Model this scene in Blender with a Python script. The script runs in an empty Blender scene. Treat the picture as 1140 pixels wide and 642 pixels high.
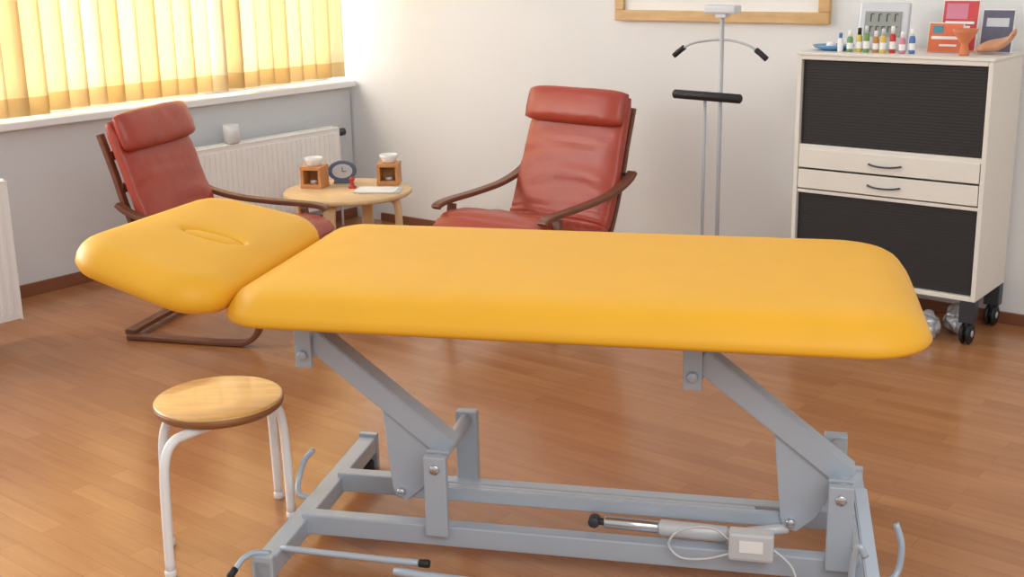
import bpy, bmesh, random
from math import *
from mathutils import Vector, Matrix, noise, Euler
random.seed(4)
scene=bpy.context.scene
COL=scene.collection
# ---------------------------------------------------------------- materials
def srgb(r,g,b):
    def c(v):
        v/=255.; return v/12.92 if v<=.04045 else ((v+.055)/1.055)**2.4
    return (c(r),c(g),c(b),1)
def mat(name,col,rough=.5,metal=0.,var=.08,scale=8.,bump=0.,bscale=60.,coat=0.,stretch=(1,1,1),spec=.5,bdist=.004):
    m=bpy.data.materials.new(name); m.use_nodes=True
    nt=m.node_tree; b=nt.nodes['Principled BSDF']
    c=srgb(*col)
    tc=nt.nodes.new('ShaderNodeTexCoord'); mp=nt.nodes.new('ShaderNodeMapping'); mp.inputs['Scale'].default_value=stretch
    nt.links.new(tc.outputs['Object'],mp.inputs['Vector'])
    n=nt.nodes.new('ShaderNodeTexNoise'); n.inputs['Scale'].default_value=scale; n.inputs['Detail'].default_value=5
    nt.links.new(mp.outputs[0],n.inputs['Vector'])
    r=nt.nodes.new('ShaderNodeValToRGB'); r.color_ramp.elements[0].position=.3; r.color_ramp.elements[1].position=.7
    r.color_ramp.elements[0].color=tuple(x*(1-var) for x in c[:3])+(1,); r.color_ramp.elements[1].color=tuple(min(1,x*(1+var)) for x in c[:3])+(1,)
    nt.links.new(n.outputs['Fac'],r.inputs['Fac']); nt.links.new(r.outputs['Color'],b.inputs['Base Color'])
    b.inputs['Roughness'].default_value=rough; b.inputs['Metallic'].default_value=metal
    b.inputs['Coat Weight'].default_value=coat; b.inputs['Specular IOR Level'].default_value=spec
    if bump:
        n2=nt.nodes.new('ShaderNodeTexNoise'); n2.inputs['Scale'].default_value=bscale; n2.inputs['Detail'].default_value=4
        nt.links.new(mp.outputs[0],n2.inputs['Vector'])
        bp=nt.nodes.new('ShaderNodeBump'); bp.inputs['Strength'].default_value=bump; bp.inputs['Distance'].default_value=bdist
        nt.links.new(n2.outputs['Fac'],bp.inputs['Height']); nt.links.new(bp.outputs[0],b.inputs['Normal'])
    return m
M={}
M['yellow']=mat('yellow_vinyl',(234,172,44),.45,var=.02,bump=.05,bscale=220,spec=.3)
M['steel']=mat('grey_powder_coat',(176,187,198),.36,metal=.15,var=.02)
M['steel_d']=mat('dark_steel',(70,74,80),.4,metal=.6)
M['chrome']=mat('chrome_metal',(205,208,212),.2,metal=.9,var=.02)
M['grey_tube']=mat('matte_grey_tube',(176,179,182),.4,metal=.15,var=.02)
M['white_tube']=mat('white_enamel',(240,240,238),.3,var=.01)
M['black']=mat('black_rubber',(24,24,26),.55)
M['leather']=mat('red_leather',(168,66,48),.36,var=.08,scale=5,bump=.45,bscale=14,bdist=.006)
M['darkwood']=mat('brown_bent_wood',(116,70,50),.38,var=.18,scale=10,stretch=(1,1,4))
M['birch']=mat('birch_veneer',(224,190,142),.4,var=.06,scale=6,stretch=(1,6,1))
M['seatwood']=mat('stool_seat_wood',(220,174,106),.25,var=.14,scale=6,stretch=(1.2,7,1),coat=.4)
M['seatedge']=mat('stool_edge_wood',(140,90,48),.4,var=.1)
M['cream']=mat('cream_laminate',(224,219,208),.45,var=.015)
M['tambour']=mat('black_shutter_plastic',(40,37,37),.65,var=.05)
M['white']=mat('white_paint',(236,236,234),.45,var=.01)
M['wall']=mat('wall_paint',(228,228,226),.85,var=.012,scale=2,bump=.05,bscale=90)
M['wallshade']=mat('wall_paint_with_shade',(210,212,214),.85,var=.012,scale=2)  # wall paint with the shade under the sill put into its colour
M['frame']=mat('light_oak_frame',(206,168,114),.45,var=.12,scale=9,stretch=(1,1,5))
M['paper']=mat('white_paper',(236,234,230),.8,var=.02)
M['greypaper']=mat('grey_print',(196,198,200),.8,var=.1,scale=5)
M['brownbase']=mat('brown_baseboard',(130,80,54),.45,var=.1)
M['rad']=mat('radiator_enamel',(242,240,236),.35,var=.01)
M['woodblock']=mat('honey_wood_block',(196,136,82),.5,var=.15,scale=20)
M['ceramic']=mat('white_ceramic',(242,240,234),.2,var=.01)
M['mugwhite']=mat('pale_ceramic',(222,222,222),.3,var=.01)
M['greenish']=mat('green_liquid',(110,150,90),.3); M['amber']=mat('amber_liquid',(190,130,50),.3)
M['redp']=mat('red_plastic',(190,50,46),.4); M['bluep']=mat('blue_plastic',(80,120,180),.4)
M['pinkp']=mat('pink_liquid',(210,130,150),.35); M['goldp']=mat('yellow_liquid',(216,186,80),.3)
M['terra']=mat('terracotta_clay',(210,124,82),.6,var=.1); M['skinclay']=mat('tan_clay',(212,156,120),.6,var=.08)
M['lcd']=mat('lcd_grey',(150,152,146),.3,var=.02); M['lcdd']=mat('lcd_dark_segments',(60,60,62),.4)
M['silver']=mat('silver_plastic',(204,206,208),.4,metal=.15,var=.02)
M['teal']=mat('teal_print',(70,140,150),.5); M['orangep']=mat('orange_print',(218,110,70),.5,var=.05)
M['redprint']=mat('red_print',(200,70,70),.5,var=.05); M['navy']=mat('dark_leaflet',(92,92,110),.5,var=.2,scale=20)
M['foil']=mat('crinkled_plastic',(190,192,196),.25,metal=.4,var=.3,scale=30,bump=.9,bscale=50)
M['bluegrey']=mat('blue_grey_clock_frame',(88,100,124),.4)
M['bluedish']=mat('blue_glass_dish',(90,150,200),.15)
def floor_mat():
    m=bpy.data.materials.new('laminate_floor'); m.use_nodes=True; nt=m.node_tree; b=nt.nodes['Principled BSDF']
    tc=nt.nodes.new('ShaderNodeTexCoord')
    br=nt.nodes.new('ShaderNodeTexBrick'); br.offset=.37
    br.inputs['Color1'].default_value=(0,0,0,1); br.inputs['Color2'].default_value=(1,1,1,1); br.inputs['Mortar'].default_value=(.3,.3,.3,1)
    br.inputs['Scale'].default_value=1; br.inputs['Mortar Size'].default_value=.0008; br.inputs['Brick Width'].default_value=.48; br.inputs['Row Height'].default_value=.066
    nt.links.new(tc.outputs['Object'],br.inputs['Vector'])
    mp=nt.nodes.new('ShaderNodeMapping'); mp.inputs['Scale'].default_value=(1.8,20,1)
    nt.links.new(tc.outputs['Object'],mp.inputs['Vector'])
    n=nt.nodes.new('ShaderNodeTexNoise'); n.inputs['Scale'].default_value=1.6; n.inputs['Detail'].default_value=6; n.inputs['Roughness'].default_value=.55
    nt.links.new(mp.outputs[0],n.inputs['Vector'])
    mx=nt.nodes.new('ShaderNodeMath'); mx.operation='MULTIPLY_ADD'; mx.inputs[1].default_value=.3
    nt.links.new(br.outputs['Color'],mx.inputs[0])
    mm=nt.nodes.new('ShaderNodeMath'); mm.operation='MULTIPLY'; mm.inputs[1].default_value=.7; nt.links.new(n.outputs['Fac'],mm.inputs[0]); nt.links.new(mm.outputs[0],mx.inputs[2])
    r=nt.nodes.new('ShaderNodeValToRGB'); e=r.color_ramp.elements; e[0].position=.1; e[0].color=srgb(152,98,58); e[1].position=.9; e[1].color=srgb(188,132,88)
    nt.links.new(mx.outputs[0],r.inputs['Fac'])
    mo=nt.nodes.new('ShaderNodeMixRGB'); mo.blend_type='MULTIPLY'; mo.inputs[2].default_value=(.76,.7,.66,1)
    nt.links.new(br.outputs['Fac'],mo.inputs[0]); nt.links.new(r.outputs['Color'],mo.inputs[1]); nt.links.new(mo.outputs[0],b.inputs['Base Color'])
    b.inputs['Roughness'].default_value=.22
    return m
M['floor']=floor_mat()
def slat_mat():
    m=bpy.data.materials.new('yellow_blind_fabric'); m.use_nodes=True; nt=m.node_tree; nt.nodes.remove(nt.nodes['Principled BSDF'])
    out=nt.nodes['Material Output']
    tc=nt.nodes.new('ShaderNodeTexCoord'); sp=nt.nodes.new('ShaderNodeSeparateXYZ'); nt.links.new(tc.outputs['Object'],sp.inputs[0])
    w=nt.nodes.new('ShaderNodeTexNoise'); mp=nt.nodes.new('ShaderNodeMapping'); mp.inputs['Scale'].default_value=(60,60,3); nt.links.new(tc.outputs['Object'],mp.inputs[0]); nt.links.new(mp.outputs[0],w.inputs['Vector']); w.inputs['Scale'].default_value=1.5
    r=nt.nodes.new('ShaderNodeValToRGB'); r.color_ramp.elements[0].color=srgb(244,232,200); r.color_ramp.elements[1].color=srgb(249,239,214); nt.links.new(w.outputs['Fac'],r.inputs[0])
    lt=nt.nodes.new('ShaderNodeMath'); lt.operation='LESS_THAN'; lt.inputs[1].default_value=.085; nt.links.new(sp.outputs['Z'],lt.inputs[0])
    mx=nt.nodes.new('ShaderNodeMixRGB'); mx.blend_type='MULTIPLY'; mx.inputs[2].default_value=(.87,.78,.62,1); nt.links.new(lt.outputs[0],mx.inputs[0]); nt.links.new(r.outputs[0],mx.inputs[1])
    oi=nt.nodes.new('ShaderNodeObjectInfo'); r2=nt.nodes.new('ShaderNodeValToRGB'); r2.color_ramp.elements[0].color=(.92,.85,.70,1); r2.color_ramp.elements[1].color=(1,1,1,1); nt.links.new(oi.outputs['Random'],r2.inputs[0])
    m2=nt.nodes.new('ShaderNodeMixRGB'); m2.blend_type='MULTIPLY'; m2.inputs[0].default_value=1; nt.links.new(mx.outputs[0],m2.inputs[1]); nt.links.new(r2.outputs[0],m2.inputs[2])
    d=nt.nodes.new('ShaderNodeBsdfDiffuse'); t=nt.nodes.new('ShaderNodeBsdfTranslucent'); mi=nt.nodes.new('ShaderNodeMixShader'); mi.inputs[0].default_value=.55
    nt.links.new(m2.outputs[0],d.inputs[0]); nt.links.new(m2.outputs[0],t.inputs[0]); nt.links.new(d.outputs[0],mi.inputs[1]); nt.links.new(t.outputs[0],mi.inputs[2]); nt.links.new(mi.outputs[0],out.inputs[0])
    return m
M['slat']=slat_mat()
# ---------------------------------------------------------------- builder
def catmull(pts,n=6):
    P=[Vector(p) for p in pts]; out=[]
    for i in range(len(P)-1):
        p0=P[i-1] if i>0 else P[i]*2-P[i+1]; p1=P[i]; p2=P[i+1]; p3=P[i+2] if i+2<len(P) else P[i+1]*2-P[i]
        for k in range(n):
            t=k/n; out.append(.5*((2*p1)+(-p0+p2)*t+(2*p0-5*p1+4*p2-p3)*t*t+(-p0+3*p1-3*p2+p3)*t**3))
    out.append(P[-1]); return out
def rrect(x0,x1,y0,y1,r,n=8):
    o=[]
    for cx,cy,a in ((x1-r,y1-r,0),(x0+r,y1-r,90),(x0+r,y0+r,180),(x1-r,y0+r,270)):
        for k in range(n+1):
            t=radians(a+90*k/n); o.append((cx+r*cos(t),cy+r*sin(t)))
    return o
def rpoly(pts,r,n=7):
    o=[];N=len(pts)
    for i in range(N):
        p=Vector(pts[i]);a=(Vector(pts[i-1])-p).normalized();b=(Vector(pts[(i+1)%N])-p).normalized()
        h=acos(max(-1,min(1,a.dot(b))))/2; rr=r[i] if isinstance(r,(list,tuple)) else r
        d=rr/tan(h); c=p+(a+b).normalized()*(rr/sin(h)); s=p+a*d-c; e=p+b*d-c
        a0=atan2(s.y,s.x);a1=atan2(e.y,e.x); da=(a1-a0+pi)%(2*pi)-pi
        for k in range(n+1):
            t=a0+da*k/n; o.append((c.x+rr*cos(t),c.y+rr*sin(t)))
    return o
def dense(ol,step=.02):
    o=[]
    for i,p in enumerate(ol):
        q=ol[(i+1)%len(ol)]; o.append(p); L=hypot(q[0]-p[0],q[1]-p[1]); n=int(L/step)
        for k in range(1,n): o.append((p[0]+(q[0]-p[0])*k/n,p[1]+(q[1]-p[1])*k/n))
    return o
class B:
    def __init__(s): s.bm=bmesh.new(); s.mats=[]
    def mi(s,m):
        if m not in s.mats: s.mats.append(m)
        return s.mats.index(m)
    def box(s,c,size,m,rot=(0,0,0),bevel=.003,seg=2):
        mx=Matrix.Translation(Vector(c))@Euler([radians(a) for a in rot]).to_matrix().to_4x4()@Matrix.Diagonal((size[0],size[1],size[2],1))
        t=bmesh.new(); bmesh.ops.create_cube(t,size=1,matrix=mx)
        if bevel>0: bmesh.ops.bevel(t,geom=t.edges[:],offset=min(bevel,min(size)*.45),segments=seg,affect='EDGES',profile=.6)
        s.merge(t,m,False); return s
    def merge(s,t,m,smooth):
        bmesh.ops.recalc_face_normals(t,faces=t.faces[:])
        vm={v:s.bm.verts.new(v.co) for v in t.verts}; i=s.mi(m)
        for f in t.faces:
            try: g=s.bm.faces.new([vm[v] for v in f.verts]); g.material_index=i; g.smooth=smooth
            except ValueError: pass
        t.free()
    def beam(s,p,q,w,h,m,up=(0,0,1),bevel=.003):
        p=Vector(p);q=Vector(q);d=(q-p);L=d.length;d.normalize();u=Vector(up);x=d.cross(u).normalized();u=x.cross(d)
        mx=Matrix((d,x,u)).transposed().to_4x4(); mx.translation=(p+q)/2
        t=bmesh.new(); bmesh.ops.create_cube(t,size=1,matrix=mx@Matrix.Diagonal((L,w,h,1)))
        if bevel: bmesh.ops.bevel(t,geom=t.edges[:],offset=bevel,segments=2,affect='EDGES')
        s.merge(t,m,False); return s
    def loops(s,rings,m,smooth=True,cap=True):
        t=bmesh.new(); R=[[t.verts.new(p) for p in r] for r in rings]; n=len(R[0])
        for i in range(len(R)-1):
            a=R[i];b=R[i+1]
            for k in range(n): t.faces.new((a[k],a[(k+1)%n],b[(k+1)%n],b[k]))
        if cap: t.faces.new(R[0][::-1]); t.faces.new(R[-1])
        s.merge(t,m,smooth); return s
    def sweep(s,pts,m,prof,smooth=True,ref=None):
        P=[Vector(p) for p in pts]; rings=[]; side=Vector(ref) if ref else None
        prev=None
        for i,p in enumerate(P):
            d=((P[min(i+1,len(P)-1)]-P[max(i-1,0)])).normalized()
            if side: x=side.normalized()
            else:
                if prev is None:
                    x=d.cross(Vector((0,0,1)));
                    if x.length<.1: x=d.cross(Vector((1,0,0)))
                    x.normalize()
                else: x=(prev-d*prev.dot(d)).normalized()
                prev=x
            y=d.cross(x).normalized()
            rings.append([p+x*u+y*v for u,v in prof])
        return s.loops(rings,m,smooth)
    def tube(s,pts,r,m,n=12,smooth_path=0):
        if smooth_path: pts=catmull(pts,smooth_path)
        return s.sweep(pts,m,[(r*cos(2*pi*k/n),r*sin(2*pi*k/n)) for k in range(n)])
    def strip(s,pts,w,t,m,ref=(1,0,0)):
        b=min(w,t)*.25
        return s.sweep(pts,m,rrect(-w/2,w/2,-t/2,t/2,b,2),smooth=False,ref=ref)
    def cyl(s,p,q,r,m,n=24,bev=.002,r2=None):
        p=Vector(p);q=Vector(q);d=(q-p).normalized();x=d.orthogonal().normalized();y=d.cross(x);r2=r if r2 is None else r2
        bv=min(bev,r*.3,r2*.3)
        def ring(c,rr): return [c+x*rr*cos(2*pi*k/n)+y*rr*sin(2*pi*k/n) for k in range(n)]
        return s.loops([ring(p,r-bv),ring(p+d*bv,r),ring(q-d*bv,r2),ring(q,r2-bv)],m,True)
    def lathe(s,prof,m,c=(0,0,0),n=32,sx=1,sy=1):
        c=Vector(c)
        return s.loops([[c+Vector((max(r,1e-4)*cos(2*pi*k/n)*sx,max(r,1e-4)*sin(2*pi*k/n)*sy,z)) for k in range(n)] for r,z in prof],m,True)
    def prism(s,poly,axis,a,b,m,bevel=.002):
        def P(u,v,w): return {'x':(w,u,v),'y':(u,w,v),'z':(u,v,w)}[axis]
        t=bmesh.new();A=[t.verts.new(P(u,v,a)) for u,v in poly];C=[t.verts.new(P(u,v,b)) for u,v in poly]
        t.faces.new(A);t.faces.new(C[::-1]);n=len(poly)
        for k in range(n): t.faces.new((A[k],C[k],C[(k+1)%n],A[(k+1)%n]))
        bmesh.ops.recalc_face_normals(t,faces=t.faces[:])
        if bevel: bmesh.ops.bevel(t,geom=t.edges[:],offset=bevel,segments=1,affect='EDGES')
        s.merge(t,m,False); return s
    def pad(s,outline,prof,m,puff=.006,slot=None):
        n=len(outline); O=[Vector(p) for p in outline]; N=[]
        for i in range(n):
            e=(O[(i+1)%n]-O[i-1]); N.append(Vector((e.y,-e.x)).normalized())
        ar=sum(O[i].x*O[(i+1)%n].y-O[(i+1)%n].x*O[i].y for i in range(n))
        if ar<0: N=[-v for v in N]
        c=sum(O,Vector((0,0)))/n; rings=[]
        z0=prof[0][1]; ins=prof[0][0]
        rings.append([((O[i]-N[i]*ins-c)*.4+c).to_3d()+Vector((0,0,z0)) for i in range(n)])
        for ins,z in prof: rings.append([(O[i]-N[i]*ins).to_3d()+Vector((0,0,z)) for i in range(n)])
        ins,z=prof[-1]
        if slot:
            off,SX,SY=slot; o2=Vector((off[0],off[1]))
            I=[O[i]-N[i]*ins for i in range(n)]; E=[]
            for i in range(n):
                d=I[i]-o2; th=atan2(d.y,d.x); E.append(Vector((SX*cos(th),SY*sin(th))))
            for t in (.1,.2,.3,.4,.5,.6,.7,.8,.88,.95):
                f=sin(t*pi/2); dip=.004*max(0,(t-.7)/.3)**2
                rings.append([(I[i]*(1-t)+(o2+E[i])*t).to_3d()+Vector((0,0,z+puff*f-dip)) for i in range(n)])
            for k,dz in ((1,-.006),(.97,-.010),(.94,-.017),(.91,-.022),(.85,-.024),(.5,-.024),(.1,-.024)):
                rings.append([(o2+E[i]*k).to_3d()+Vector((0,0,z+puff+dz)) for i in range(n)])
        else:
            for k,f in ((.9,.3),(.8,.5),(.65,.72),(.5,.85),(.35,.93),(.2,1),(.05,1)):
                rings.append([((O[i]-N[i]*ins-c)*k+c).to_3d()+Vector((0,0,z+puff*f)) for i in range(n)])
        return s.loops(rings,m,True)
    def done(s,name,parent=None,loc=(0,0,0),rot=0,label=None,category=None,kind=None,group=None):
        me=bpy.data.meshes.new(name); s.bm.to_mesh(me); s.bm.free()
        for m in s.mats: me.materials.append(M[m])
        o=bpy.data.objects.new(name,me); COL.objects.link(o); o.location=loc; o.rotation_euler=(0,0,radians(rot))
        if parent: o.parent=parent
        for k,v in (('label',label),('category',category),('kind',kind),('group',group)):
            if v: o[k]=v
        return o
def empty(name,loc,rot,label,category,group=None):
    e=bpy.data.objects.new(name,None); COL.objects.link(e); e.location=loc; e.rotation_euler=(0,0,radians(rot)); e.empty_display_size=.1
    e['label']=label; e['category']=category
    if group: e['group']=group
    return e
def dup(o,loc,rot,label=None):
    c=o.copy(); COL.objects.link(c); c.location=loc; c.rotation_euler=(0,0,radians(rot))
    if label: c['label']=label
    def rec(src,dst):
        for ch in src.children:
            k=ch.copy(); COL.objects.link(k); k.parent=dst; rec(ch,k)
    rec(o,c); return c
# ---------------------------------------------------------------- room
XL=-5.165; YB=4.963
B().box((-2.0,1.9,-.05),(7.4,6.6,.1),'floor',bevel=0).done('floor',kind='structure')
B().box((-1.9,YB+.1,1.35),(7.2,.2,2.7),'wall',bevel=0).done('wall_back',kind='structure')
b=B(); b.box((XL-.1,1.9,.395),(.2,6.1,.79),'wallshade',bevel=0); b.box((XL-.1,1.9,2.45),(.2,6.1,.5),'wall',bevel=0)
b.done('wall_left',kind='structure')
b=B(); b.box((XL-.075,1.85,.805),(.27,6.2,.035),'white',bevel=.006); b.done('trim_1',kind='structure')
B().box((-1.5,YB-.008,.024),(6.9,.016,.048),'brownbase').done('baseboard_back',kind='structure')
B().box((XL+.008,1.9,.03),(.016,6.1,.06),'brownbase').done('baseboard_left',kind='structure')
b=B(); xw=XL-.15
b.box((xw,1.9,.85),(.06,6.0,.07),'white'); b.box((xw,1.9,2.17),(.06,6.0,.07),'white')
for y in (-.6,.6,1.75,2.9,4.1,4.88): b.box((xw,y,1.5),(.06,.09,1.3),'white')
b.done('window_1',kind='structure')
vb=empty('vertical_blind',(XL-.045,3.4,.82),0,'pale yellow fabric vertical blind with backlit slats over the window','window blind')
def make_slat():
    b=B(); n=6; rings=[]
    W=.127
    for zi in range(0,8):
        z=1.25*zi/7; f=[];k2=[]
        for k in range(n+1):
            u=-W/2+W*k/n; f.append(Vector((.008*(1-(2*u/W)**2),u,z)))
        for k in range(n,-1,-1):
            u=-W/2+W*k/n; k2.append(Vector((.008*(1-(2*u/W)**2)-.0012,u,z)))
        rings.append(f+k2)
    b.loops(rings,'slat',True)
    return b
y=4.88; first=None
while y>2.0:
    rot=-20+random.uniform(-10,9)
    if 4.02<y<4.2: rot=-66
    z=random.uniform(-.003,.003)+.025-(.012 if y<3.05 else 0)
    if first is None:
        first=make_slat().done('slat',vb); o=first
    else:
        o=first.copy(); COL.objects.link(o)
    o.location=(0,y-3.4,z); o.rotation_euler=(0,0,radians(rot))
    y-=.106+random.uniform(-.006,.006)
B().box((0,0,1.295),(.05,3.2,.04),'white').done('head_rail',vb)
# ---------------------------------------------------------------- radiators
def radiator(x,y0,y1,z0,z1,label,feet=False,valve=True):
    e=empty('radiator',(x,(y0+y1)/2,0),0,label,'radiator'); L=y1-y0; h=z1-z0
    b=B(); b.box((.03,0,z0+h/2),(.014,L,h-.02),'rad',bevel=.004)
    n=int(L/.036)
    for k in range(n):
        yy=-L/2+.02+(L-.04)*(k+.5)/n
        b.box((.0375,yy,z0+h/2),(.008,.020,h-.07),'rad',bevel=.0035)
    b.done('front_panel',e)
    b=B(); b.box((-.035,0,z0+h/2),(.018,L,h-.02),'rad',bevel=.004); b.done('rear_panel',e)
    b=B(); b.box((0,0,z1-.008),(.085,L,.008),'rad',bevel=.002)
    for k in range(int(L/.02)): b.box((0,-L/2+.015+k*.02,z1-.002),(.06,.006,.006),'rad',bevel=0)
    b.done('top_grille',e)
    for s in (-1,1):
        b=B(); b.box((0,s*L/2,z0+h/2),(.084,.004,h-.01),'rad',bevel=.001); b.done('side_panel',e)
        if feet:
            b=B(); b.box((0,s*(L/2-.15),z0/2+.01),(.05,.03,z0+.02),'rad'); b.box((0,s*(L/2-.15),.006),(.14,.04,.012),'rad'); b.done('foot',e)
        else:
            b=B(); b.box((-.078,s*(L/2-.12),z1-.1),(.07,.03,.06),'rad'); b.done('wall_bracket',e)
    if valve:
        b=B(); b.cyl((0,L/2,z1-.04),(0,L/2+.03,z1-.04),.012,'chrome'); b.cyl((0,L/2+.03,z1-.04),(0,L/2+.075,z1-.04),.022,'steel_d')
        b.tube([(0,L/2+.02,z1-.04),(0,L/2+.03,z1-.1),(0,L/2+.03,.0)],.008,'white',smooth_path=4); b.done('valve',e)
    return e
radiator(XL+.118,3.62,4.70,.12,.587,'white ribbed panel radiator mounted under the window sill')
radiator(-4.56,1.2,2.42,.09,.68,'white ribbed panel radiator standing on feet',feet=True,valve=False)
mug=empty('mug',(-5.035,3.96,.588),0,'plain pale mug standing on the radiator','mug')
b=B(); b.lathe([(.0,.0),(.036,.0),(.041,.006),(.043,.05),(.043,.095),(.039,.095),(.038,.05),(.034,.012),(0,.012)],'mugwhite',n=40); b.done('mug_body',mug)
b=B(); b.tube([(.038,0,.07),(.06,0,.066),(.066,0,.045),(.058,0,.025),(.038,0,.02)],.005,'mugwhite',smooth_path=4); b.done('handle',mug,rot=140)
# ---------------------------------------------------------------- armchairs
def armchair(loc,rot,label):
    e=empty('armchair',loc,rot,label,'armchair')
    for s in (-1,1):
        x=.30*s
        b=B(); b.strip(catmull([(x,-.30,.013),(x,-.1,.013),(x,.16,.013),(x,.25,.028),(x,.295,.085),(x,.295,.16),(x,.27,.30),(x,.245,.45)],5),.044,.020,'darkwood'); b.done('leg',e)
        b=B(); b.strip(catmull([(x,.35,.445),(x,.335,.457),(x,.27,.467),(x,.1,.475),(x,-.06,.488),(x,-.17,.510),(x,-.25,.540),(x,-.29,.57)],5),.048,.021,'darkwood'); b.done('armrest',e)
        xi=.232*s
        b=B(); b.strip(catmull([(xi,.33,.335),(xi,.28,.352),(xi,.1,.315),(xi,-.08,.262),(xi,-.17,.265),(xi,-.225,.34),(xi,-.30,.55),(xi,-.335,.68),(xi,-.385,.84)],5),.035,.022,'darkwood'); b.done('seat_rail',e)
        b=B(); b.cyl((x,-.28,.56),(xi,-.300,.555),.008,'steel_d'); b.done('bolt',e)
        b=B(); b.cyl((x,.25,.342),(xi,.25,.342),.008,'steel_d'); b.done('bolt',e)
    for c,sz,rt_ in (((0,-.295,.03),(.60,.045,.02),0),((0,.27,.33),(.464,.04,.02),0),((0,-.12,.245),(.464,.04,.02),0),((0,-.267,.47),(.464,.012,.045),-18),((0,-.312,.62),(.464,.012,.045),-18),((0,-.362,.75),(.464,.012,.045),-18)):
        b=B(); b.box(c,sz,'darkwood',rot=(rt_,0,0)); b.done('crossbar',e)
    path=catmull([(0,.375,.355),(0,.36,.385),(0,.27,.405),(0,.1,.372),(0,-.06,.325),(0,-.125,.34),(0,-.17,.42),(0,-.235,.61),(0,-.28,.74),(0,-.335,.89)],9)
    rings=[];n=len(path); T=.038
    N=56
    for i,p in enumerate(path):
        d=(path[min(i+1,n-1)]-path[max(i-1,0)]).normalized(); x=Vector((1,0,0)); yv=d.cross(x).normalized()
        endf=min(1,.45+.55*min(i,n-1-i)/3)
        W=.280-.016*max(0,(p.z-.5)/.35)
        r=[]
        for k in range(N):
            t=2*pi*k/N; cu=abs(cos(t))**.35*(1 if cos(t)>0 else -1); sv=abs(sin(t))**.6*(1 if sin(t)>0 else -1)
            q=p+x*W*cu*(.97+.03*endf)+yv*T*sv*endf
            crease=noise.noise(Vector((q.x*5+1.3*i/n,i*.42+q.x*3*(1 if q.x>0 else -1),3)))
            wr=crease*.011-.012*exp(-((i-n*.53)/2.2)**2)-.007*exp(-((i-n*.47)/1.6)**2)
            r.append(q+yv*wr*(1 if sv>0 else 0)*(-1 if yv.z<0 else 1))
        rings.append(r)
    b=B(); b.loops(rings,'leather',True); b.done('seat_cushion',e)
    rings=[];K=18
    for i in range(K+1):
        u=-1+2*i/K; f=(1-abs(u)**5)**.5 if abs(u)<1 else .0
        f=max(f,.28); r=[]
        for k in range(28):
            t=2*pi*k/28; yy=.044*f*abs(cos(t))**.8*(1 if cos(t)>0 else -1); zz=(.083*(.75+.25*f))*abs(sin(t))**.7*(1 if sin(t)>0 else -1)
            ang=radians(20); yy+=noise.noise(Vector((u*4,k*.3,1)))*.005
            r.append(Vector((u*.274,-.268+yy*cos(ang)-zz*sin(ang),.85+zz*cos(ang)+yy*sin(ang))))
        rings.append(r)
    b=B(); b.loops(rings,'leather',True); b.done('headrest',e)
    return e
ch=armchair((-3.15,4.14,0),178,'red leather armchair with brown bentwood frame by the back wall')
dup(ch,(-4.04,3.09,0),-66,'red leather armchair with brown bentwood frame near the window')
# ---------------------------------------------------------------- side table
CT=Vector((-4.21,3.99,0)); ct=empty('side_table',CT,0,'round birch side table with bent plywood legs','table')
b=B(); b.lathe([(0,.396),(.305,.396),(.312,.402),(.312,.415),(.307,.42),(0,.42)],'birch',n=64); b.done('table_top',ct)
for k in range(4):
    a=radians(45+90*k-20)
    b=B(); b.strip([Vector(p) for p in catmull([(0,.06,.384),(0,.16,.384),(0,.225,.38),(0,.252,.35),(0,.257,.25),(0,.258,.0)],6)],.06,.022,'birch'); o=b.done('leg',ct); o.rotation_euler=(0,0,a)
def candle(loc,rot,label):
    e=empty('tealight_burner',loc,rot,label,'candle holder')
    b=B(); b.box((0,0,.01),(.11,.11,.02),'woodblock'); b.box((0,0,.098),(.11,.11,.018),'woodblock')
    for sx in (-1,1): b.box((sx*.046,0,.055),(.016,.105,.075),'woodblock')
    b.box((0,.046,.055),(.08,.012,.075),'woodblock'); b.done('wooden_body',e)
    b=B(); b.lathe([(0,.107),(.030,.107),(.034,.112),(.043,.135),(.045,.148),(.041,.148),(.034,.122),(0,.116)],'ceramic'); b.done('bowl',e)
    b=B(); b.cyl((0,-.01,.021),(0,-.01,.036),.019,'silver'); b.done('tealight',e)
    return e
c1=candle((-4.40,3.95,.42),25,'wooden tealight burner with white bowl on the side table')
dup(c1,(-4.15,4.22,.42),35)
e=empty('table_clock',(-4.36,4.10,.42),47,'small oval blue-grey table clock with light dial','clock')
def disc(b,r,sx,sz,y0,y1,z,m):
    n=40; b.loops([[Vector((r*sx*cos(2*pi*k/n),yy,z+r*sz*sin(2*pi*k/n))) for k in range(n)] for yy in (y0,y1)],m,False)
b=B(); disc(b,.06,1.2,.85,-.012,.012,.062,'bluegrey'); b.box((0,.01,.006),(.09,.05,.012),'bluegrey'); b.done('case',e)
b=B(); disc(b,.042,1.2,.85,-.014,-.011,.062,'greypaper'); b.done('dial',e)
b=B(); b.box((0,-.0155,.072),(.003,.001,.024),'black',bevel=0); b.box((.01,-.0155,.061),(.022,.001,.003),'black',bevel=0); b.done('clock_hands',e)
b=B(); b.lathe([(0,0),(.02,0),(.022,.006),(.012,.012),(.008,.03),(.014,.04),(.012,.052),(0,.056)],'redp'); b.done('stamp',loc=(-4.22,4.03,.42),label='small red knob-handled stamp on the side table',category='stamp')
b=B()
for k,(dx,r) in enumerate(((0,0),(.01,4),(-.01,-5))): b.box((dx,0,.0015+k*.003),(.2,.14,.0026),'paper' if k!=1 else 'greypaper',rot=(0,0,r),bevel=0)
b.done('magazine',loc=(-4.05,4.04,.42),rot=35,label='small stack of leaflets on the side table',category='magazine')
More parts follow.
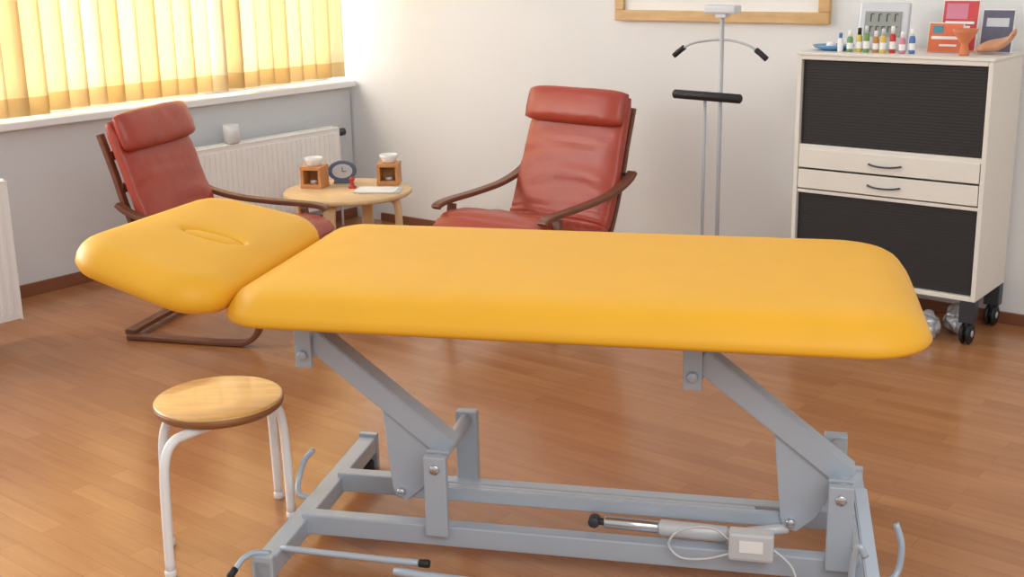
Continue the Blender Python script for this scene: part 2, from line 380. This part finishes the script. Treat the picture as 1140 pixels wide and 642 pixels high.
# ---------------------------------------------------------------- exercise stand
e=empty('exercise_stand',(-2.51,4.60,0),0,'tall grey floor stand with curved arms and black padded bar','stand')
b=B(); b.cyl((0,0,.02),(0,0,1.26),.009,'grey_tube'); b.done('pole',e)
b=B(); b.cyl((-.075,0,.02),(-.075,0,.90),.007,'grey_tube'); b.done('pole',e)
b=B(); b.box((.0,0,1.275),(.15,.06,.035),'silver',bevel=.008); b.box((0,0,1.25),(.05,.04,.02),'silver'); b.done('head_block',e)
b=B(); b.tube([(-.20,-.02,1.092),(-.14,-.02,1.128),(-.05,0,1.145),(0,0,1.147),(.05,0,1.145),(.14,-.02,1.128),(.20,-.02,1.092)],.005,'grey_tube',smooth_path=5); b.done('curved_arm',e)
for s in (-1,1):
    b=B(); b.tube([(s*.172,-.02,1.112),(s*.195,-.02,1.096),(s*.222,-.02,1.075)],.012,'black',smooth_path=3); b.done('grip',e)
b=B(); b.cyl((-.215,-.03,.91),(.115,-.03,.905),.020,'black',bev=.006); b.done('padded_bar',e)
b=B(); b.cyl((0,0,0),(0,0,.025),.16,'silver',n=40); b.done('base',e)
# ---------------------------------------------------------------- picture frame
e=empty('picture_frame',(-2.73,YB,1.20),0,'wide light oak picture frame with pale print on the wall','picture')
b=B(); W=1.10;Hh=.66;t=.05
for c,s in (((0,-.015,t/2),(W,.03,t)),((0,-.015,Hh-t/2),(W,.03,t)),((-W/2+t/2,-.015,Hh/2),(t,.03,Hh-2*t)),((W/2-t/2,-.015,Hh/2),(t,.03,Hh-2*t))): b.box(c,s,'frame',bevel=.004)
b.done('frame',e)
b=B(); b.box((0,-.008,Hh/2),(W-2*t,.006,Hh-2*t),'paper',bevel=0); b.done('mat_board',e)
b=B(); b.box((.02,-.0125,Hh/2+.03),(.62,.002,.36),'greypaper',bevel=0); b.done('print',e)
# ---------------------------------------------------------------- cabinet
x0,x1=-2.14,-1.365; y0,y1=4.562,4.93; e=empty('cabinet',((x0+x1)/2,(y0+y1)/2,0),0,'cream office cabinet with black roll shutters and two drawers on casters','cabinet')
W=x1-x0;D=y1-y0; yf=-D/2; zb,zt=.18,1.10
b=B(); th=.018
for s in (-1,1): b.box((s*(W/2-th/2),0,(zb+zt)/2),(th,D,zt-zb),'cream')
b.box((0,0,zt-.009),(W-.036,D,.018),'cream'); b.box((0,0,zb+.009),(W-.036,D,.018),'cream'); b.box((0,D/2-.006,(zb+zt)/2),(W-.036,.01,zt-zb-.036),'cream')
b.box((0,0,.728),(W-.036,D-.01,.02),'cream'); b.box((0,0,.543),(W-.036,D-.01,.014),'cream'); b.box((0,0,zt+.006),(W+.01,D+.01,.012),'cream')
b.done('body',e)
for za,zc in ((.742,1.078),(.202,.532)):
    b=B(); b.box((0,yf+.022,(za+zc)/2),(W-.044,.008,zc-za),'tambour',bevel=0)
    n=int((zc-za)/.012)
    for k in range(n): b.box((0,yf+.0175,za+(zc-za)*(k+.5)/n),(W-.046,.002,.0112),'tambour',bevel=.0009,seg=1)
    dd=b.done('roll_shutter',e)
for zc in (.681,.595):
    b=B(); b.box((0,yf+.008,zc),(W-.042,.016,.078),'cream',bevel=.003); dr=b.done('drawer',e)
    b=B(); b.tube([(-.065,yf,zc),(-.06,yf-.010,zc-.001),(-.03,yf-.018,zc-.005),(0,yf-.020,zc-.006),(.03,yf-.018,zc-.005),(.06,yf-.010,zc-.001),(.065,yf,zc)],.0035,'steel_d',smooth_path=3); b.done('handle',dr,label='dark curved metal handle')
for sx in (-1,1):
    for sy in (-1,1):
        b=B(); cx=sx*(W/2-.03);cy=sy*(D/2-.03)
        b.box((cx,cy,.135),(.06,.05,.09),'steel_d'); b.cyl((cx-.02,cy,.045),(cx-.004,cy,.045),.045,'black',bev=.008); b.cyl((cx+.004,cy,.045),(cx+.02,cy,.045),.045,'black',bev=.008); b.cyl((cx-.023,cy,.045),(cx+.023,cy,.045),.014,'steel'); b.box((cx,cy,.085),(.012,.03,.05),'steel_d'); b.done('caster',e)
def bag(loc,sx,sy,sz,seed):
    t=bmesh.new(); bmesh.ops.create_icosphere(t,subdivisions=4,radius=1)
    for v in t.verts:
        d=1+.28*noise.noise(v.co*2.2+Vector((seed,0,0)))+.1*noise.noise(v.co*7+Vector((seed,3,0)))
        v.co=Vector((v.co.x*sx*d,v.co.y*sy*d,max(-.9,v.co.z)*sz*d+sz*.9)); v.co.z=max(.0,v.co.z)
    b=B(); b.merge(t,'foil',True); b.done('plastic_bag',loc=loc,label='crinkled silvery plastic bag lying under the cabinet',category='bag')
bag((-1.56,4.59,0),.06,.06,.055,1); bag((-1.475,4.72,0),.05,.06,.06,5); bag((-1.70,4.64,0),.06,.08,.06,9)
ZT=zt+.012
def bottle(x,y,h,r,body,cap,label):
    e=empty('bottle',(x,y,ZT),0,label,'bottle','small bottles on the cabinet')
    b=B(); b.lathe([(0,0),(r*.9,0),(r,.004),(r,h*.6),(r*.85,h*.68),(r*.5,h*.74),(0,h*.74)],body,n=20); b.done('body',e)
    b=B(); b.lathe([(r*1.01,h*.15),(r*1.03,h*.16),(r*1.03,h*.42),(r*1.01,h*.43)],'paper',n=20); b.done('paper_label',e)
    b=B(); b.lathe([(0,h*.72),(r*.62,h*.72),(r*.62,h*.98),(r*.5,h),(0,h)],cap,n=16); b.done('cap',e)
data=[('greenish','white'),('goldp','black'),('greenish','silver'),('amber','white'),('goldp','silver'),('redp','white'),('pinkp','white'),('bluep','white')]
for k,(c,cp) in enumerate(data):
    nm={'greenish':'green','goldp':'yellow','amber':'amber','redp':'red','pinkp':'pink','bluep':'blue'}[c]
    bottle(-1.955+k*.034+(.01 if k>5 else 0),4.64+(.012 if k%2 else 0),.085+.02*((k*7)%3)/2,.012,c,cp,'small %s bottle with %s cap standing on the cabinet'%(nm,{'white':'white','black':'black','silver':'silver'}[cp]))
bottle(-1.995,4.64,.075,.011,'white','bluep','small white bottle with blue cap standing on the cabinet')
e=empty('digital_clock',(-1.87,4.77,ZT),0,'silver digital weather clock with grey display on the cabinet','clock')
b=B(); b.box((0,0,.095),(.205,.03,.19),'silver',bevel=.008,rot=(-8,0,0)); b.box((0,.02,.006),(.15,.09,.012),'silver'); b.done('case',e)
b=B(); b.box((0,-.0155,.105),(.15,.004,.10),'lcd',bevel=0,rot=(-8,0,0)); b.done('display',e)
b=B()
for zz,n,h in ((.13,4,.03),(.085,5,.022)):
    for k in range(n):
        b.box((-.05+.1*k/(n-1),-.019+(zz-.105)*.14,zz),(.004,.001,h),'lcdd',bevel=0,rot=(-8,0,0)); b.box((-.043+.1*k/(n-1),-.019+(zz-.105)*.14,zz+h*.5),(.012,.001,.003),'lcdd',bevel=0,rot=(-8,0,0))
b.done('display_segments',e)
b=B(); b.lathe([(0,.0),(.04,0),(.07,.012),(.078,.022),(.072,.022),(.05,.01),(0,.006)],'bluedish',sx=1.1); b.done('dish',loc=(-2.05,4.70,ZT),label='shallow blue glass dish on the cabinet',category='dish')
b=B(); b.lathe([(0,0),(.016,0),(.022,.012),(.016,.024),(0,.028)],'ceramic',n=18); b.done('small_stone',loc=(-2.06,4.70,ZT+.007),label='smooth white pebble lying in the blue dish',category='stone')
def leaflet(x,y,w,h,blocks,label,name,cat,rot=0):
    e=empty(name,(x,y,ZT),rot,label,cat)
    b=B(); b.box((0,0,h/2),(w,.012,h),'paper',rot=(-9,0,0),bevel=.001); b.done('cover',e)
    b=B()
    for i,(cx,cz,ww,hh,m) in enumerate(blocks):
        b.box((cx*w,-.0068-.0007*i+(cz-.5)*h*.158,h*.5+(cz-.5)*h*.99),(ww*w,.0015,hh*h),m,rot=(-9,0,0),bevel=0)
    b.done('printed_cover',e)
leaflet(-1.59,4.84,.14,.20,[(0,.5,.96,.96,'redprint'),(-.1,.78,.6,.3,'pinkp'),(0,.56,.8,.05,'paper'),(0,.48,.6,.04,'paper')],'red and pink booklet leaning on the cabinet','booklet','booklet')
leaflet(-1.615,4.76,.135,.115,[(0,.5,.96,.96,'orangep'),(0,.5,.8,.1,'paper'),(-.22,.78,.3,.25,'teal'),(.1,.25,.5,.07,'paper')],'orange booklet with teal patch standing on the cabinet','booklet','booklet')
leaflet(-1.445,4.84,.12,.165,[(0,.5,.96,.96,'navy'),(0,.7,.7,.2,'greypaper')],'dark blue leaflet standing on the cabinet','leaflet','brochure')
b=B(); b.lathe([(0,0),(.018,0),(.02,.01),(.013,.04),(.018,.05),(.042,.085),(.047,.10),(.040,.10),(.018,.06),(0,.056)],'terra'); b.done('clay_goblet',loc=(-1.505,4.65,ZT),label='orange terracotta goblet on the cabinet',category='pot')
pts=catmull([(-.06,0,.02),(-.03,0,.03),(.02,0,.04),(.055,0,.06),(.06,0,.085)],5); rings=[]
for i,p in enumerate(pts):
    f=i/(len(pts)-1); r=.02+.014*sin(pi*f); rings.append([p+Vector((r*.6*cos(t)*(f),r*sin(t)*1.2,r*cos(t)*.75)) for t in [2*pi*k/16 for k in range(16)]])
b=B(); b.loops(rings,'skinclay',True)
for k in range(5): b.lathe([(0,-.007),(.007,-.005),(.009,0),(.007,.006),(0,.008)],'skinclay',c=(-.068+abs(k-1)*.003,-.022+k*.011,.014),n=10)
b.done('clay_figurine',loc=(-1.42,4.745,ZT),label='tan clay foot model on the cabinet',category='figurine')
# ---------------------------------------------------------------- stool
st=empty('stool',(-2.45,1.82,0),38.65,'round wooden stool with white tubular steel legs','stool')
zs=.40;R=.168
b=B(); b.lathe([(0,zs-.03),(R-.012,zs-.03),(R-.002,zs-.022),(R,zs-.006)],'seatedge',n=64); b.lathe([(R,zs-.006),(R-.003,zs-.001),(R-.008,zs),(.05,zs),(0,zs)],'seatwood',n=64); b.done('seat',st)
for A1,A2 in (((-.10,-.22),(.15,.10)),((-.15,-.05),(.09,.23))):
    A1=Vector(A1);A2=Vector(A2);c=(A1+A2)/2
    def q(A,k,z): v=c+(A-c)*k; return (v.x,v.y,z)
    P=[q(A1,1,.012),q(A1,.985,.15),q(A1,.96,.27),q(A1,.9,.325),q(A1,.78,.352),q(A1,.6,.357),q(A1,0,.357),q(A2,.6,.357),q(A2,.78,.352),q(A2,.9,.325),q(A2,.96,.27),q(A2,.985,.15),q(A2,1,.012)]
    b=B(); b.tube(P,.0125,'white_tube',smooth_path=5); lg=b.done('leg',st)
    for A in (A1,A2):
        b=B(); b.cyl((A.x,A.y,0),(A.x,A.y,.02),.0145,'white'); b.done('rubber_foot',lg)
# ---------------------------------------------------------------- massage table
mt=empty('massage_table',(-1.67,2.29,0),26,'yellow upholstered massage table on grey height-adjustable steel frame','massage table')
ob=dense(rpoly([(.845,-.345),(.845,.50),(-.785,.515),(-.785,-.345)],[.16,.19,.13,.13],10),.04)
b=B(); b.pad(ob,[(.05,.672),(.020,.674),(.006,.680),(0,.690),(.010,.708),(.026,.730),(.038,.742),(.054,.751),(.078,.757),(.11,.760)],'yellow',puff=.005); b.done('bed_cushion',mt)
ol=dense(rpoly([(.06,-.375),(.055,.44),(-.335,.41),(-.385,-.275)],[.11,.10,.13,.13],9),.02)
off=(-.112,.0,0); SX,SY=.092,.031
b=B(); b.pad(ol,[(.06,-.096),(.028,-.093),(.010,-.084),(0,-.068),(.002,-.050),(.009,-.034),(.020,-.021),(.034,-.011),(.05,-.004)],'yellow',puff=.010,slot=(off,SX,SY))
hc=b.done('head_cushion',mt); hc.location=(-.815,0,.785); hc.rotation_euler=(0,radians(13),0)
b=B(); b.lathe([(.001,-.022),(SX*.91,-.022),(SX*.93,-.008),(SX*.88,-.002),(SX*.75,.001),(.04,.003),(.001,.003)],'yellow',c=off,n=64,sy=SY/SX*.97); b.done('face_slot_cushion',hc)
b=B(); z=.650
for y in (-.17,.2): b.box((.0,y,z),(1.36,.04,.045),'steel')
for x in (-.66,-.1,.33,.66): b.box((x,.015,z),(.04,.34,.04),'steel')
b.beam((-.70,-.10,.640),(-1.08,-.10,.725),.03,.02,'steel'); b.beam((-.70,.14,.640),(-1.08,.14,.725),.03,.02,'steel')
b.done('top_frame',mt)
for ax in (-.655,.325):
    b=B()
    for yy in (-.095,-.015): b.box((ax,yy,.575),(.045,.012,.15),'steel',bevel=.004)
    b.cyl((ax,-.105,.535),(ax,.0,.535),.011,'chrome'); b.cyl((ax,-.112,.535),(ax,-.102,.535),.014,'steel',n=6)
    b.done('hinge_bracket',mt)
    p=Vector((ax+.015,-.055,.575)); q=Vector((ax+.37,-.055,.293))
    b=B(); b.beam(p,q,.062,.056,'steel')
    for ya in (-.075,-.043): b.prism([(ax+.19,.445),(ax+.365,.32),(ax+.30,.185),(ax+.255,.145),(ax+.225,.15),(ax+.215,.18)],'y',ya,ya+.008,'steel')
    b.cyl((ax+.24,-.09,.17),(ax+.24,-.02,.17),.011,'chrome')
    b.cyl((ax+.355,-.13,.285),(ax+.355,.15,.285),.018,'steel')
    b.done('lift_arm',mt)
b=B()
for x in (-.68,.74):
    b.box((x,.03,.075),(.05,.80,.05),'steel',bevel=.005)
    for y in (-.36,.42): b.box((x,y,.055),(.056,.02,.11),'steel')
b.box((.03,-.12,.085),(1.40,.04,.055),'steel',bevel=.004); b.box((.03,.14,.085),(1.40,.04,.055),'steel',bevel=.004)
b.done('base_frame',mt)
for x in (-.68,.74):
    for y in (-.33,.39):
        b=B(); b.cyl((x,y,0),(x,y,.03),.022,'black'); b.cyl((x,y,.025),(x,y,.052),.008,'steel_d'); b.done('leveling_foot',mt)
for x in (-.30,.675):
    for y in (-.15,.165):
        b=B(); b.box((x,y,.20),(.058,.022 if y<0 else .035,.215),'steel',bevel=.004)
        if y<0: b.box((x,y+.03,.305),(.058,.012,.01),'steel')
        b.cyl((x,y-.016,.275),(x,y-.01,.275),.014,'chrome',n=6); b.done('upright_post',mt)
b=B(); b.beam((-.42,-.055,.165),(.57,-.055,.165),.02,.035,'steel'); b.done('link_bar',mt)
b=B(); b.beam((-.42,.06,.125),(.48,.06,.125),.02,.02,'steel'); b.done('link_bar',mt)
b=B(); b.cyl((.09,-.095,.14),(.20,-.095,.138),.009,'steel_d'); b.cyl((.09,-.11,.14),(.09,-.08,.14),.014,'steel_d'); b.cyl((.115,-.095,.14),(.25,-.095,.137),.015,'chrome'); b.cyl((.25,-.095,.137),(.42,-.095,.133),.020,'silver',bev=.006); b.cyl((.42,-.095,.133),(.56,-.07,.15),.013,'silver'); b.done('actuator',mt)
b=B(); b.box((.475,-.165,.147),(.105,.04,.072),'silver',bevel=.008); cb=b.done('control_box',mt,label='light grey plastic control box')
b=B(); b.box((.475,-.1859,.150),(.055,.001,.03),'paper',bevel=0); b.done('label_plate',cb)
for P,rr,mm in (([(.43,-.165,.15),(.38,-.15,.175),(.31,-.155,.165),(.28,-.155,.125),(.31,-.16,.095),(.37,-.165,.10),(.43,-.175,.125)],.003,'silver'),([(.525,-.165,.14),(.57,-.17,.10),(.60,-.19,.04),(.68,-.2,.006),(.80,-.24,.006)],.003,'silver')):
    b=B(); b.tube(P,rr,mm,smooth_path=6); b.done('cable',mt)
def rod(P,name='pedal_rod',tip=None,r=.008):
    b=B(); b.tube(P,r,'steel',smooth_path=5)
    o=b.done(name,mt)
    if tip:
        b=B(); d=(Vector(P[-1])-Vector(P[-2])).normalized(); b.cyl(Vector(P[-1])-d*.002,Vector(P[-1])+d*.025,r*1.25,'black'); b.done('grip',o)
rod([(-.67,-.34,.105),(-.70,-.36,.115),(-.72,-.385,.11),(-.73,-.41,.095)],'pedal_rod',True,.007)
rod([(-.66,-.30,.10),(-.55,-.305,.10),(-.40,-.31,.10),(-.30,-.31,.10)],'pedal_rod',True,.008)
rod([(-.36,-.325,.08),(-.2,-.33,.075),(.1,-.33,.07),(.4,-.33,.07),(.74,-.33,.08)],'pedal_rod',None,.011)
rod([(-.70,.0,.09),(-.735,.0,.10),(-.745,.03,.13),(-.735,.05,.175),(-.71,.06,.205)],'hook')
rod([(.74,-.14,.08),(.79,-.14,.07),(.815,-.12,.09),(.82,-.11,.15),(.805,-.10,.20)],'hook')
rod([(.70,-.26,.11),(.70,-.27,.18),(.71,-.28,.225),(.725,-.28,.20)],'hook')
b=B(); b.beam((.72,-.08,.27),(.76,-.34,.05),.032,.02,'steel'); b.done('brace',mt)
# ---------------------------------------------------------------- light
def area(name,loc,target,size,sizey,power,col):
    l=bpy.data.lights.new(name,'AREA'); l.shape='RECTANGLE'; l.size=size; l.size_y=sizey; l.energy=power; l.color=col
    o=bpy.data.objects.new(name,l); COL.objects.link(o); o.location=loc; o.rotation_euler=(Vector(target)-Vector(loc)).to_track_quat('-Z','Y').to_euler(); return o
area('daylight',(-6.4,2.6,2.0),(-5,2.8,1.4),6,3,700,(1,.99,.98))
area('room_light',(1.2,0.2,2.9),(-2.2,3.2,.4),3,2,70,(1,.99,.97))
w=bpy.data.worlds.new('world'); scene.world=w; w.use_nodes=True; bg=w.node_tree.nodes['Background']; bg.inputs[0].default_value=(.99,.985,.985,1); bg.inputs[1].default_value=.68
scene.view_settings.view_transform='Standard'
# ---------------------------------------------------------------- camera
ps,th,ro=radians(38.648),radians(14.284),radians(1.056)
fw=Vector((-sin(ps)*cos(th),cos(ps)*cos(th),-sin(th))); rt=Vector((cos(ps),sin(ps),0)); up=rt.cross(fw)
r=rt*cos(ro)-up*sin(ro); u=up*cos(ro)+rt*sin(ro)
cd=bpy.data.cameras.new('camera'); cam=bpy.data.objects.new('camera',cd); COL.objects.link(cam)
mx=Matrix((r,u,-fw)).transposed().to_4x4(); mx.translation=Vector((0,0,1.5)); cam.matrix_world=mx
cd.sensor_width=36; cd.lens=1327.75/1140*36; cd.shift_y=-(321-291.777)/1140; cd.clip_start=.05
scene.camera=cam
